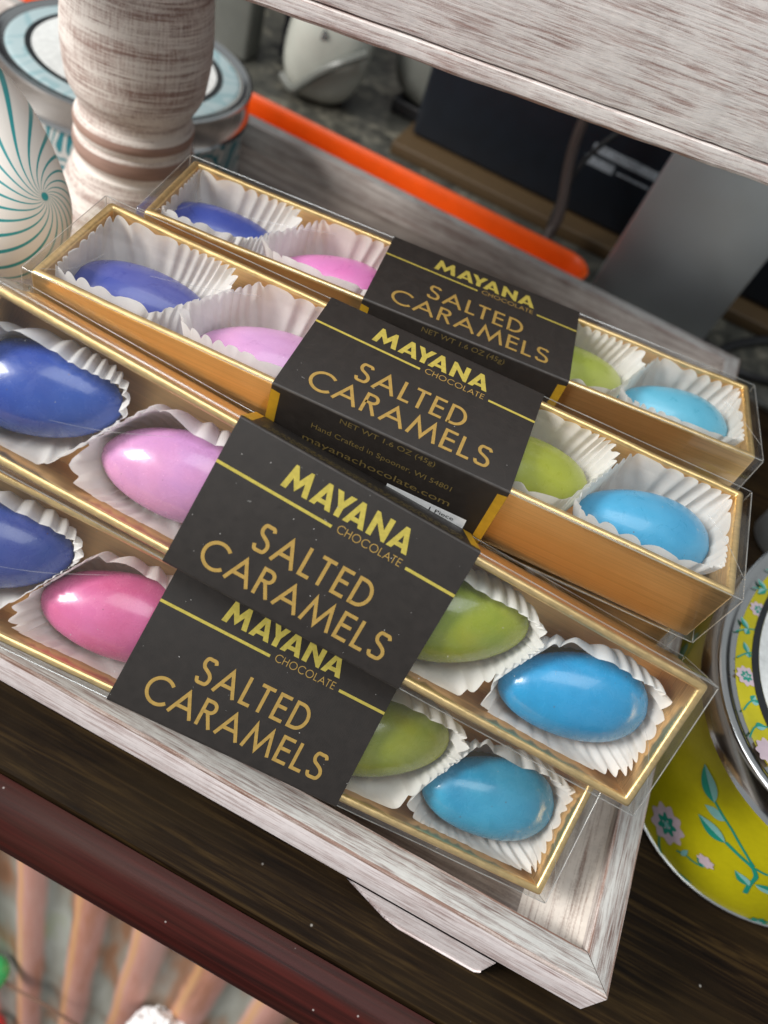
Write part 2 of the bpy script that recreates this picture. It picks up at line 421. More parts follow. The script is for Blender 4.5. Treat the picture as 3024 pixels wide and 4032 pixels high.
s_ = m.obj('screw_head', M['device_grey'], counter); s_.location = Vector((-52.5, -8.5, -130 + 60)) * S; s_.rotation_euler = (pi / 2, 0, 0)

m = MB(); m.rbox(-900, 500, 336.5, 900, -60, -30, 2)
tag(m.obj('granite_counter', M['granite']), 'mottled grey granite counter behind the wooden tray', 'counter')
m = MB(); m.box(-1600, 1600, 900, 920, -700, 430)  # backdrop, unseen top kept low so reflections stay bright
tag(m.obj('back_wall', M['wall']), 'dark wall behind the granite counter', 'wall')
m = MB(); m.box(-2500, 2500, -2500, 900, -905, -900)
tag(m.obj('floor', M['wall']), None, None, None, 'structure')

# ------------------------------------------------------------------ two-tier wooden tray stand
stand = thing('tiered_tray', (-268, 160, -32), 'two tier whitewashed wooden tray stand holding the candy boxes', 'tray')
def rail(length, mat_top, mat_face, w=8.6, h=16.0, gap=.15):
    """mitred board along +x; outer face at y=0, inner at y=w; top z=0. materials: 0 top, 1 face, 2 bare edge"""
    n = 60; m = MB(); rings = []
    b = .9
    sec = [(0, -h), (0, -h + 1.0), (0, -b), (b * .3, -b * .3), (b, 0), (w - b, 0), (w - b * .3, -b * .3), (w, -b), (w, -h)]
    mis = [1, 1, 2, 2, 0, 2, 1, 1, 1]
    for i in range(n + 1):
        r = []
        for (y, z) in sec:
            x0, x1 = y + gap, length - y - gap
            x = x0 + (x1 - x0) * i / n
            wob = .28 * noise.noise(Vector((x * .05, y, 3.1))) if -h + 2 < z else 0
            r.append((x, y + wob * (1 if y < w / 2 else -1) * .6, z + wob * .5 * (1 if z > -2 else 0)))
        rings.append(r)
    k = len(sec)
    m.rings(rings, 0, True, True, True)
    for i in range(n):
        for j in range(k): m.m[i * k + j] = mis[j]
    return m.obj('tray_rail', [mat_top, mat_face, M['bare_edge']], None, True, 35)
LX, LY = 536.0, 314.0
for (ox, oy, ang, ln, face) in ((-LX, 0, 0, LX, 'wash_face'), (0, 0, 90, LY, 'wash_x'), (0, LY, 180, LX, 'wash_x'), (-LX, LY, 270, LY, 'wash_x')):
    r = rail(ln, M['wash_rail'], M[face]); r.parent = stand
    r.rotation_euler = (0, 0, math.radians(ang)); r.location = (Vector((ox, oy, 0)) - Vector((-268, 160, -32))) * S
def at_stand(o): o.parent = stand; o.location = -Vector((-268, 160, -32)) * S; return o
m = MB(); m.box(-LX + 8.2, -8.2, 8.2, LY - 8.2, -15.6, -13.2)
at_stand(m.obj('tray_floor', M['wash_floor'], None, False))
foot = [(-72, -16.1), (-56, -30), (-51, -31.9), (-26.5, -31.9), (-25.2, -29.5), (-25.2, -16.1)]
def footpart(pts, y0, y1, flip=None):
    m = MB(); P = [(flip - x if flip is not None else x, z) for x, z in pts]
    if flip is not None: P = P[::-1]
    m.rings([[(x, y0 + .5, z) for x, z in P], [(x, y0, z + (.3 if z < -20 else 0)) for x, z in P][:], [(x, y1, z) for x, z in P]], 0, True, True, True)
    return at_stand(m.obj('tray_foot', M['wash_face'], None, True, 25))
footpart(foot, -.4, 8.4); footpart(foot, -.4, 8.4, -LX)
footpart(foot, LY - 8.4, LY + .4); footpart(foot, LY - 8.4, LY + .4, -LX)
m = MB(); m.rings([[(-8.3, y, -2.2), (-8.6, y, -3.4), (-14, y, -8.6), (-23, y, -12.6), (-25, y, -13.15)] for y in [8.3 + (LY - 16.6) * i / 40 for i in range(41)]], 0, False)
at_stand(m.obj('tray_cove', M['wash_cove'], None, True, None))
# turned centre post
PX, PY = -268.0, 182.0
pp = [(-13, 31), (-5, 31), (2, 29.8), (8, 29.3), (16, 28), (21, 26.6), (26, 24.9), (30, 23.2), (33, 21.9), (34.2, 21.6), (34.8, 20.9), (36.5, 21.0), (37.6, 21.8), (40.2, 22.5), (43.2, 22.2),
      (44.6, 21.5), (45.2, 21.1), (46.6, 21.7), (49.2, 22.3), (51.6, 21.6), (53.0, 20.7), (54.5, 20.3), (57, 20.7), (60, 22.3), (64, 24.3), (70, 25.3), (77, 25.9), (84, 25.9), (91, 25.3), (98, 24.6), (105, 23), (128, 22)]
zz = spline([(z, r, 0) for z, r in pp], 4); rings = []
for q in zz:
    rings.append([(PX + q.y * cos(a), PY + q.y * sin(a), q.x) for a in [2 * pi * k / 64 for k in range(64)]])
m = MB(); m.rings(rings, 0)
for i in range(len(rings) - 1):
    z = zz[i].x
    if 37.8 < z < 43.4 or 47.2 < z < 50.6:
        for j in range(64): m.m[i * 64 + j] = 1
at_stand(m.obj('turned_post', [M['post'], M['post_bare']], None, True, 50))
# upper tier, turned on the post; unseen left end shortened to light the tin
TZ = 128.0; A = math.atan2(.273, .962); HD = 65.5; TW = 470.0; TH = 58.0; TX0 = -62.0
def tier(o):
    o.parent = stand; o.rotation_euler = (0, 0, A); o.location = (Vector((PX, PY, TZ)) - Vector((-268, 160, -32))) * S; return o
def board(x0, x1, y0, y1, z0, z1, name, r=1.0):
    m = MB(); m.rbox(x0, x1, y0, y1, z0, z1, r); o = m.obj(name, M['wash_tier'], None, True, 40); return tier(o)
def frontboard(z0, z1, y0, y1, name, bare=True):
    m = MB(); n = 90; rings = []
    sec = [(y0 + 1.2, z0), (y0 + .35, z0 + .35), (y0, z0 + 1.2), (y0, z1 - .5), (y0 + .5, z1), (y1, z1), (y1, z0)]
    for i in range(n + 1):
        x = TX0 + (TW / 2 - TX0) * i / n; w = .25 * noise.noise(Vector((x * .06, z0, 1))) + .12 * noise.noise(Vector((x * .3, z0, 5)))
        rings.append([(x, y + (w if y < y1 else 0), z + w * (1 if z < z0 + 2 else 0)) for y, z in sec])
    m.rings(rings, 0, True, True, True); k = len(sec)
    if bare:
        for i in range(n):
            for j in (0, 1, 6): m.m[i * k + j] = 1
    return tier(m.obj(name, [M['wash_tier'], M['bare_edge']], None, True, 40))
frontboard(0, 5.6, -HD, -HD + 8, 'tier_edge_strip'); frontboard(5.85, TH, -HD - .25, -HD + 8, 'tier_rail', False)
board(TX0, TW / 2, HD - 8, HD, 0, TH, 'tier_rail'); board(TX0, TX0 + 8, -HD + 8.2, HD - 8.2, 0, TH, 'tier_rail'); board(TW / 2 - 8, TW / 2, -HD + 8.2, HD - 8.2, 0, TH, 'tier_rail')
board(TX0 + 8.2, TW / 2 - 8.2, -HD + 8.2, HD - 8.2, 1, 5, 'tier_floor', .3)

# ------------------------------------------------------------------ lettering
def arc(cx, cy, rx_, ry_, a0, a1, n=20): return [(cx + rx_ * cos(math.radians(a0 + (a1 - a0) * k / n)), cy + ry_ * sin(math.radians(a0 + (a1 - a0) * k / n))) for k in range(n + 1)]
def thin(w):
    h = w / 2
    def sp(p): return [(q.x, q.y) for q in spline([(a, b, 0) for a, b in p], 5)]
    return {
     'S': (.56, [sp([(.50, .82), (.44, .93), (.30, 1 - h), (.15, .93), (.085, .77), (.14, .62), (.29, .53), (.44, .43), (.51, .27), (.44, .09), (.27, h), (.11, .08), (.05, .23)])]),
     'A': (.86, [[(.02, 0), (.43, 1 - w), (.84, 0)], [(.17, .33), (.69, .33)]]),
     'L': (.44, [[(h, 1), (h, h), (.44, h)]]),
     'T': (.56, [[(0, 1 - h), (.56, 1 - h)], [(.28, 1 - w * .5), (.28, 0)]]),
     'E': (.50, [[(.50, 1 - h), (h, 1 - h), (h, h), (.50, h)], [(h, .53), (.47, .53)]]),
     'D': (.72, [[(h, 0), (h, 1 - h), (.26, 1 - h)] + arc(.26, .5, .46 - h, .5 - h, 90, -90) + [(h, h)]]),
     'C': (.86, [arc(.52, .5, .52 - h, .53 - h, 42, 318, 30)]),
     'O': (1.02, [arc(.51, .5, .51 - h, .53 - h, 0, 360, 36)]),
     'R': (.58, [[(h, 0), (h, 1 - h), (.28, 1 - h)] + arc(.28, .74, .25 - h, .26 - h, 90, -90, 12) + [(h, .48 + h)], [(.25, .48 + h), (.54, 0)]]),
     'M': (1.06, [[(.03, 0), (.22, 1 - w), (.53, .09), (.84, 1 - w), (1.03, 0)]]),
     'H': (.68, [[(h, 0), (h, 1)], [(.68 - h, 0), (.68 - h, 1)], [(h, .54), (.68 - h, .54)]]),
    }
BOLD = {
 'M': (1.26, [[(0, 0), (.20, 1.02), (.34, 1.02), (.63, .50), (.92, 1.02), (1.06, 1.02), (1.26, 0), (1.0, 0), (.905, .50), (.63, .04), (.355, .50), (.26, 0)]]),
 'A': (1.0, [[(0, 0), (.40, 1.02), (.56, 1.02), (.56, .86), (.50, .66), (.26, 0)], [(1.0, 0), (.74, 0), (.50, .66), (.46, .90), (.44, 1.02), (.60, 1.02)], [(.28, .16), (.31, .34), (.69, .34), (.72, .16)]]),
 'Y': (.92, [[(0, 1), (.28, 1), (.46, .66), (.64, 1), (.92, 1), (.59, .40), (.59, 0), (.33, 0), (.33, .40)]]),
 'N': (.90, [[(0, 0), (0, 1.02), (.16, 1.02), (.65, .44), (.65, 1), (.90, 1), (.90, 0), (.75, 0), (.25, .58), (.25, 0)]])}
class Ink:
    """flat printed letters lying at z = 0 of the sleeve top, slightly proud"""
    def __init__(s): s.v = []; s.f = []; s.m = []; s.k = 0
    def poly(s, pts, mi, z=None):
        if z is None: s.k += 1; z = .06 + .004 * (s.k % 5)
        k = len(s.v)
        from mathutils.geometry import tessellate_polygon
        tri = tessellate_polygon([[Vector((x, y, 0)) for x, y in pts]])
        s.v += [(x, y, z) for x, y in pts]
        for t in tri:
            a, b, c = [Vector(pts[i]) for i in t]
            t = t if (b - a).cross(c - a) > 0 else (t[0], t[2], t[1])
            s.f.append(tuple(k + i for i in t)); s.m.append(mi)
    def stroke(s, pts, w, mi):
        s.k += 1; z = .06 + .004 * (s.k % 5); P = [Vector(pts[0])]
        for p in pts[1:]:
            if (Vector(p) - P[-1]).length > 1e-3: P.append(Vector(p))
        closed = (P[0] - P[-1]).length < 2e-3
        L, Rr = [], []
        for i, p in enumerate(P):
            a = P[i - 1] if i > 0 else (P[-2] if closed else None); b = P[i + 1] if i < len(P) - 1 else (P[1] if closed else None)
            d1 = (p - a).normalized() if a is not None else (b - p).normalized(); d2 = (b - p).normalized() if b is not None else d1
            n1 = Vector((-d1.y, d1.x)); n2 = Vector((-d2.y, d2.x)); nn = (n1 + n2)
            nn = nn.normalized() if nn.length > 1e-6 else n1; sc = w / 2 / max(.32, nn.dot(n1))
            L.append(p + nn * sc); Rr.append(p - nn * sc)
        k = len(s.v); n = len(P)
        s.v += [(p.x, p.y, z) for p in L] + [(p.x, p.y, z) for p in Rr]
        for i in range(n - 1): s.f.append((k + i, k + n + i, k + n + i + 1, k + i + 1)); s.m.append(mi)
    def word(s, txt, x0, x1, y0, cap, w, gap, mi, bold=False):
        T = BOLD if bold else thin(w)
        kern = {'AY': -.26, 'YA': -.26, 'LT': -.1, 'AN': .02, 'AT': -.08, 'LA': .0, 'AL': .0, 'CA': -.02}
        tot = 0; pos = []
        for i, c in enumerate(txt):
            pos.append(tot); tot += T[c][0] + (gap + kern.get(txt[i:i + 2], 0) if i < len(txt) - 1 else 0)
        sx = (x1 - x0) / tot
        for c, p in zip(txt, pos):
            for st in T[c][1]:
                pts = [(x0 + (p + x) * sx, y0 + y * cap) for x, y in st]
                if bold: s.poly(pts, mi)
                else: s.stroke(pts, w * cap, mi)
    def obj(s, name, mats, parent, loc): return mesh(name, s.v, s.f, mats, parent, False, s.m, loc)
def small_text(body, size, x0, x1, z0, parent, mat, name='lettering', y=-19.6, spacing=1.0):
    cu = bpy.data.curves.new('t', 'FONT'); cu.body = body; cu.size = 1.0; cu.resolution_u = 3; cu.space_character = spacing
    t = bpy.data.objects.new('t', cu); COL.objects.link(t)
    dg = bpy.context.evaluated_depsgraph_get(); me = bpy.data.meshes.new_from_object(t.evaluated_get(dg))
    bpy.data.objects.remove(t)
    xs_ = [v.co.x for v in me.vertices]; k = (x1 - x0) / (max(xs_) - min(xs_)); mn = min(xs_)
    for v in me.vertices:                    # text plane -> front face (x right, z up, facing -y)
        v.co = Vector(((x0 + (v.co.x - mn) * k) * S, y * S, (z0 + v.co.y * size) * S))
    me.materials.append(mat); o = bpy.data.objects.new(name, me); COL.objects.link(o); o.parent = parent; return o

# ------------------------------------------------------------------ candy boxes
BL, BW, BH, SL = 191.53, 38.0, 22.945, 62.79
def gold_tray(parent):
    hx, hy, h = BL / 2 - 1.9, 17.95, 22.2
    prof = [(0.0, .8, 0), (0.0, h - 1.0, 0), (.12, h - .45, 2), (.5, h - .1, 2), (1.1, h, 2), (1.7, h - .12, 2), (2.1, h - .5, 2), (2.2, h - 1.1, 0), (2.3, 2.2, 0)]
    n = 10; m = MB(); rings = []
    for (ins, z, _) in prof:
        r = []
        pts = rrect(hx - ins, hy - ins, max(.35, .8 - ins * .3), 0, 2)
        # densify edges for slight waviness
        out = []
        for i, p in enumerate(pts):
            q = pts[(i + 1) % len(pts)]; d = hypot(q[0] - p[0], q[1] - p[1]); k = max(1, int(d / 6))
            for t in range(k): out.append((p[0] + (q[0] - p[0]) * t / k, p[1] + (q[1] - p[1]) * t / k))
        if not r: pass
        for (x, y) in out:
            w = .25 * noise.noise(Vector((x * .05, y * .05, 2))) + .05 * noise.noise(Vector((x * .2, y * .2, 7)))
            r.append((x, y + w * .5, z + (w if z > 20 else 0)))
        rings.append(r)
    L = min(len(r) for r in rings); rings = [[r[int(i * len(r) / L)] for i in range(L)] for r in rings]
    mis = [0, 2, 2, 2, 2, 2, 2, 0]
    m.rings(rings, 0, True, True, True, None)
    k = L
    for i in range(len(rings) - 1):
        for j in range(L):
            p = rings[i][j]; q = rings[i][(j + 1) % L]
            m.m[i * L + j] = mis[i] if mis[i] else (1 if abs(q[1] - p[1]) > abs(q[0] - p[0]) else 0)
    m.m[-2] = 3; m.m[-1] = 3
    return m.obj('gold_tray', [M['gold_side'], M['gold_end'], M['gold_rim'], M['gold_floor']], parent, True, 50)
def clear_cover(parent):
    m = MB(); hx, hy = BL / 2, BW / 2; r = .5
    sec = [(.5, 0), (.15, .15), (0, .5), (0, BH - .5), (.15, BH - .15), (.5, BH)]
    m.rings([rrect(hx - i, hy - i, r, z, 3) for i, z in sec], 0, True, True, True)
    o = m.obj('clear_cover', M['plastic'], parent, True, 50)
    m = MB(); q = .16
    for z in (.3, BH - .3):
        for sy in (-1, 1): m.tube([(-hx + .5 + (BL - 1) * i / 24, sy * (hy - .18) + .1 * noise.noise(Vector((i * .7, z, sy))), z + .1 * noise.noise(Vector((i * .6, z, sy * 3)))) for i in range(25)], q, 6)
        for sx in (-1, 1): m.tube([(sx * (hx - .18), -hy + .5, z), (sx * (hx - .18), hy - .5, z)], q, 6)
    for sx in (-1, 1):
        for sy in (-1, 1): m.tube([(sx * (hx - .15), sy * (hy - .15), .5), (sx * (hx - .15), sy * (hy - .15), BH - .5)], q * .9, 6)
    for pts in ([(-70, -3, BH + .03), (-58, 1, BH + .05), (-44, 7.5, BH + .03)],
                [(84, 3, BH + .03), (89, -2, BH + .04), (95, -12, BH + .03)], [(-92, -17, BH + .02), (-86, -12, BH + .04), (-83, -3, BH + .02)]):
        m.tube(spline([(a_ if abs(a_) < 95.3 else math.copysign(95.3, a_), b_, c_) for a_, b_, c_ in pts], 6), .055, 5)
    m.obj('plastic_fold', M['seam'], o)
    # tucked end flaps: a second thin sheet inside each end
    m = MB()
    for sx in (-1, 1):
        pts = [(sx * (hx - .7), -hy + 1.4, BH - 1.2), (sx * (hx - .7), hy - 1.4, BH - 1.2), (sx * (hx - .9), hy - 3.5, BH - 13), (sx * (hx - .9), -hy + 3.5, BH - 13)]
        m = MB(); m.add(pts, [(0, 1, 2, 3)]); m.obj('end_flap', M['plastic'], o, False)
    return o
def sleeve(parent, detail=True):
    hy, hz0, hz1, o_ = BW / 2 + .28, -.28, BH + .28, .7
    loop = []
    for (cy, cz, a0) in ((hy - o_, hz1 - o_, 0), (-hy + o_, hz1 - o_, 90), (-hy + o_, hz0 + o_, 180), (hy - o_, hz0 + o_, 270)):
        for k in range(5):
            a = math.radians(a0 + 22.5 * k); loop.append((cy + o_ * cos(a), cz + o_ * sin(a)))
    m = MB(); h = SL / 2; th = .22
    inner = [((y - math.copysign(th, y)), (z - th if z > 10 else z + th)) for y, z in loop]
    rings = [[(-h, y, z) for y, z in loop], [(h, y, z) for y, z in loop], [(h, y, z) for y, z in inner], [(-h, y, z) for y, z in inner], [(-h, y, z) for y, z in loop]]
    m.rings(rings, 0, True, mis=[0, 1, 0, 1])
    for i in range(len(loop)):
        if i % 5 in (1, 2): m.m[i] = 2
    sl = m.obj('paper_sleeve', [M['card'], M['card_edge'], M['card_fold']], parent, True, 45)
    for sy in (-1, 1):
        for sx in (-1, 1):
            m = MB(); x1 = sx * (h - .03); x0 = sx * (h - 2.5); y = sy * (hy + .05)
            q = [(x0, y, .6), (x1, y, .6), (x1, y, BH - 1.5), (x0, y, BH - 1.9)]
            m.add(q, [(0, 1, 2, 3)] if sx * sy < 0 else [(3, 2, 1, 0)]); m.obj('gold_band', M['band_gold'], sl, False)
    I = Ink()
    I.word('MAYANA', 15.2, 48.2, 28.9, 5.85, 0, .10, 1, True)
    I.word('SALTED', 16.2, 46.3, 12.6, 7.1, .125, .20, 0)
    I.word('CARAMELS', 6.8, 55.5, 3.6, 7.0, .125, .17, 0)
    I.word('CHOCOLATE', 31.4, 48.1, 25.75, 1.95, .105, .17, 0)
    I.poly([(0.02, 26.35), (30.0, 25.95), (30.0, 26.7), (.02, 27.1)], 1); I.poly([(49.5, 25.9), (SL - .02, 25.75), (SL - .02, 26.5), (49.5, 26.65)], 1)
    I.obj('lettering', [M['ink_gold'], M['ink_foil']], sl, (-SL / 2, -BW / 2, BH + .28))
    fy = -hy - .06
    for txt, sz, a, b, z in (('NET WT 1.6 OZ (45g)', 2.35, 18.5, 43.8, 20.4), ('Hand Crafted in Spooner, WI 54801', 2.5, 12.0, 50.0, 14.7), ('mayanachocolate.com', 3.2, 10.6, 51.3, 9.3)):
        small_text(txt, sz, a - SL / 2, b - SL / 2, z, sl, M['ink_shaded'], 'lettering', fy)
    m = MB(); m.add([(34.5 - SL / 2, fy, .8), (57.3 - SL / 2, fy, .8), (57.1 - SL / 2, fy, 7.4), (34.9 - SL / 2, fy, 7.6)], [(0, 1, 2, 3)])
    st = m.obj('white_sticker', M['sticker'], sl, False)
    small_text('1 Piece', 2.0, 47.2 - SL / 2, 54.0 - SL / 2, 5.0, st, M['ink_black'], 'lettering', fy - .05)
    m = MB(); rnd = random.Random(3)                      # rows of print too small to read on the back face
    for row in range(5):
        x = -h + 5
        while x < h - 5:
            w = rnd.uniform(.5, 1.6); z = BH - 2.4 - row * 1.5
            m.add([(x, hy + .06, z), (x + w, hy + .06, z), (x + w, hy + .06, z + .55), (x, hy + .06, z + .55)], [(3, 2, 1, 0)]); x += w + rnd.uniform(.4, .8)
    m.obj('small_print', M['ink_shaded'], sl, False)
    return sl
BOX = {
 1: ((-119.055, 129.722, 55.886), ((.98799, -.15454, -.00042), (.15444, .98730, .03709), (-.00532, -.03671, .99931)), 3.42),
 2: ((-119.676, 80.881, 59.444), ((.99712, -.07553, .00630), (.07573, .99620, -.04292), (-.00303, .04327, .99906)), 3.01),
 3: ((-117.170, 49.164, 50.933), ((.98896, .04492, .14121), (.07726, .65685, -.75005), (-.12645, .75268, .64613)), -1.725),
 4: ((-121.499, 27.380, 13.928), ((.97258, -.00540, .23250), (.14629, .79138, -.59356), (-.18079, .61130, .77047)), .677)}
BLAB = {1: 'rearmost clear lidded gold box of egg candies with a black sleeve, under the upper tier',
        2: 'second candy box from the back, gold front wall and net weight text in full view',
        3: 'tilted candy box whose black sleeve overlaps the sleeve of the frontmost box',
        4: 'frontmost candy box, leaning on the front tray rail with its sleeve partly covered'}
WHERE = {1: 'in the rearmost box', 2: 'in the second box from the back', 3: 'in the third box from the back', 4: 'in the frontmost box'}
GB = 'clear lidded candy boxes piled on the tray'
def boxmat(b):
    c, R_, _ = BOX[b]; mt = Matrix(R_).to_4x4(); q = mt.to_quaternion().to_matrix().to_4x4(); q.translation = Vector(c) * S; return q
box0 = thing('candy_box', (0, 0, 0), BLAB[2], 'candy box', GB)
gold_tray(box0); clear_cover(box0); sl0 = sleeve(box0)
boxes = {2: box0}
for b in (1, 3, 4):
    boxes[b] = copy_tree(box0); boxes[b]['label'] = BLAB[b]
for b, o in boxes.items():
    o.matrix_world = boxmat(b)
    for ch in bpy.data.objects:
        if ch.parent == o and ch.name.startswith('paper_sleeve'): ch.location.x = BOX[b][2] * S

# the boxes the upper ones are stacked on, nearly all hidden
for b, yaw, dy, nm in ((2, 4.34, 1.6, 'the second box from the back'), (1, 8.9, .4, 'the rearmost box')):
    for k, w in ((2, 'topmost'), (1, 'middle one'), (0, 'lowest')):
        o = copy_tree(box0); c = BOX[b][0]
        o.matrix_world = Matrix.Translation(Vector((c[0] - 1.5 * k, c[1] + dy, -13.0 + k * 23.0)) * S) @ Matrix.Rotation(math.radians(yaw + .3 * k), 4, 'Z')
        tag(o, 'mostly hidden candy box in the stack under %s, %s' % (nm, w), 'candy box', GB)

# ------------------------------------------------------------------ egg candies and their paper cups
def egg_mesh(name, mat, a=19.4, b=11.8, c=9.8, taper=.14, seed=0):
    n, k = 40, 26; m = MB(); rings = []
    for i in range(1, k):
        t = pi * i / k; x = -cos(t); rr = sin(t) * (1 - taper * x) * (1 - .06 * (1 - x * x))
        r = []
        for j in range(n):
            p = 2 * pi * j / n; w = 1 + .012 * noise.noise(Vector((x * 2 + seed, cos(p) * 2, sin(p) * 2)))
            r.append((a * x * w, b * rr * cos(p) * w, c * rr * sin(p) * w * (1 if sin(p) > 0 else .78)))
        rings.append(r)
    m.rings(rings, 0, True)
    k0 = len(m.v); m.v += [(-a, 0, 0), (a, 0, 0)]
    for j in range(n):
        m.f.append((k0, (j + 1) % n, j)); m.m.append(0)
        q = (k - 2) * n; m.f.append((k0 + 1, q + j, q + (j + 1) % n)); m.m.append(0)
    return m.obj(name, mat, None, True, None)
def cup_mesh(name, cx, cy, yaw, seed, xl, xr, tiltl, tiltr, zr=17.0, lean=0.0, flean=0.0):
    """oval pleated cup squeezed between the box walls and its neighbours; in box space"""
    rnd = random.Random(seed); nf = rnd.randint(30, 33); ns = nf * 8; rows = 11; m = MB(); rings = []
    ph = [rnd.uniform(.75, 1.25) for _ in range(nf)]; hz = [rnd.uniform(-.5, .5) for _ in range(nf)]
    wa = rnd.uniform(.012, .022); wp = rnd.uniform(0, 6); ylim = 15.1
    def sc(v, lim, s=1.6):
        t = abs(v) - (lim - s)
        return v if t <= 0 else math.copysign(lim - s + s * (1 - exp(-t / s)), v)
    for i in range(rows):
        v = i / (rows - 1); r = []
        A_ = 13.4 + 9.8 * v ** .85; B_ = 8.0 + 9.6 * v ** .85
        for j in range(ns):
            th = 2 * pi * j / ns; q = nf * (j / ns + wa * sin(2 * th + wp) + wa * .6 * sin(3 * th + wp * 2)) % nf; fi = int(q) % nf; fr = q - int(q)
            tri = 1 - abs(2 * fr - 1) * 2                       # -1..1 zig-zag
            lobe = 2 * abs(sin(pi * fr)) ** .85 - 1; bl = .5 + .9 * noise.noise(Vector((cos(th) * .9, sin(th) * .9, seed * .77)))
            bl = max(0., min(1., bl)); tri = tri * (1 - bl) + lobe * bl
            amp = (.16 + 1.02 * v) * ph[fi]
            lob = 1 + .045 * noise.noise(Vector((cos(th) * 1.3, sin(th) * 1.3, seed * 3.3 + v)))
            pw = 2 / (2 + 1.0 * v); x, y = A_ * math.copysign(abs(cos(th)) ** pw, cos(th)) * lob, B_ * math.copysign(abs(sin(th)) ** pw, sin(th)) * lob
            nx, ny = cos(th) / A_, sin(th) / B_; l = hypot(nx, ny); x += amp * nx / l * tri; y += amp * ny / l * tri
            X, Y = cx + x * cos(yaw) - y * sin(yaw), cy + x * sin(yaw) + y * cos(yaw)
            Y0 = Y; Y = sc(Y, ylim) + (.32 * tri * v if abs(Y0) > ylim - 1 else 0)
            if lean: Y -= lean * max(0., min(1., (Y - 2) / 8.)) * v ** 2.6 * (1 + .35 * noise.noise(Vector((X * .09, seed, 1))))
            if flean: Y += flean * max(0., min(1., (-Y - 4) / 8.)) * v ** 3 * (1 + .4 * noise.noise(Vector((X * .09, seed, 4))))
            for (xb, tl, sg) in ((xl, tiltl, -1), (xr, tiltr, 1)):   # squeeze against slanted boundary planes
                nX, nY = cos(tl), -sin(tl); d = ((X - xb) * nX + (Y) * nY) * sg
                if d > -1.6: dd = -1.6 + 1.6 * (1 - exp(-(d + 1.6) / 1.6)) + .25 * tri * v - d; X += dd * sg * nX; Y += dd * sg * nY
            Z = 1.9 + (zr + hz[fi] * .8 + .85 * lobe + 1.3 * noise.noise(Vector((cos(th), sin(th), seed * 1.7)))) * (v ** 1.15)
            r.append((X, max(-15.5, min(15.5, Y)), min(Z, 21.6)))
        rings.append(r)
    m.rings(rings, 0, True, True, False)
    return m.obj(name, M['paper'], None, True, 75)
D = math.radians
CAND = {  # box: colour, x, y, yaw, (boundary left, boundary right), flip
 1: [('blue', -79, 2.5, 14, 1), ('pink', -39.5, 2.0, 12, -1), ('green', 37.5, 1.5, 20, 1), ('sky', 73.0, .8, 12, -1)],
 2: [('blue', -75, .8, 12, 1), ('pink', -37, -.6, 14, -1), ('green', 36.8, .8, 18, 1), ('sky', 72.2, .2, 14, -1)],
 3: [('blue', -78, -.2, 17, 1), ('pink', -40.5, -2.0, 13, -1), ('green', 34.5, -.4, 24, 1), ('sky', 71.0, -2.4, 18, -1)],
 4: [('blue', -73, 0, 18, 1), ('pink', -38.2, -2.2, 12, -1), ('green', 37.2, -.4, 22, 1), ('sky', 72.8, -2.4, 14, -1)]}
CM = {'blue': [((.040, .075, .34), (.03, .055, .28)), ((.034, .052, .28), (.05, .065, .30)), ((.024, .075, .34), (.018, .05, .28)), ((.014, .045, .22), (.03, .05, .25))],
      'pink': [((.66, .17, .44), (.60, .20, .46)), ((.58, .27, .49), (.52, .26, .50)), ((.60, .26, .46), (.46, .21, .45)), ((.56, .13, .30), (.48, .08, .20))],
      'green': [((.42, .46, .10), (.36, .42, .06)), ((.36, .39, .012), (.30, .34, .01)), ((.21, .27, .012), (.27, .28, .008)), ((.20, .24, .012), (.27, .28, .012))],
      'sky': [((.10, .40, .56), (.13, .44, .60)), ((.03, .28, .50), (.05, .32, .54)), ((.005, .19, .40), (.008, .25, .50)), ((.012, .20, .36), (.03, .28, .45))]}  # lighter sky of the rear boxes holds the lid's reflection haze in its colour
CW = {'blue': 'royal blue', 'pink': 'pink', 'green': 'olive green', 'sky': 'sky blue'}
for b, lst in CAND.items():
    mt = boxmat(b)
    for i, (col, x, y, yaw, flip) in enumerate(lst):
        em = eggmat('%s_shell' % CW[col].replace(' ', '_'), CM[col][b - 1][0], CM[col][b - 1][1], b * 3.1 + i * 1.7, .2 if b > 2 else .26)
        e = egg_mesh('egg_candy', em, taper=.15 * -flip * -1, seed=b * 5 + i)
        loc = Matrix.Translation(Vector((x, y, (8.3 if i < 2 else 10.6) if b in (1, 2) else 11.0)) * S) @ Matrix.Rotation(D(yaw), 4, 'Z') @ Matrix.Rotation(D(-3 + 2 * i), 4, 'Y')
        e.matrix_world = mt @ loc
        half = ' half under the sleeve' if col in ('pink', 'green') else ''
        tag(e, 'glossy %s egg candy%s %s' % (CW[col], half, WHERE[b]), 'candy', 'egg candies in the boxes')
        xs_ = [q[1] for q in lst]
        xl = {0: -96.0, 1: (xs_[0] + xs_[1]) / 2, 2: xs_[2] - 18.5, 3: (xs_[2] + xs_[3]) / 2}[i]
        xr = {0: (xs_[0] + xs_[1]) / 2, 1: xs_[1] + 19, 2: (xs_[2] + xs_[3]) / 2, 3: 91.2}[i]
        tl = {0: 0, 1: D(30), 2: D(24), 3: D(26)}[i]; tr = {0: D(30), 1: D(24), 2: D(26), 3: 0}[i]
        if i == 0: xl = -91.2
        c = cup_mesh('paper_cup', x, y * .5, D(yaw), b * 17 + i * 5, xl + .35, xr - .35, tl, tr, 19.2 if b in (1, 2) else 16.4, 0 if b in (1, 2) else 4.6, (2.9 if i < 2 else 1.7) if b in (1, 2) else 0)
        c.matrix_world = mt
        tag(c, 'white pleated paper cup round the %s candy %s' % (CW[col], WHERE[b]), 'paper cup', 'paper cups in the boxes')

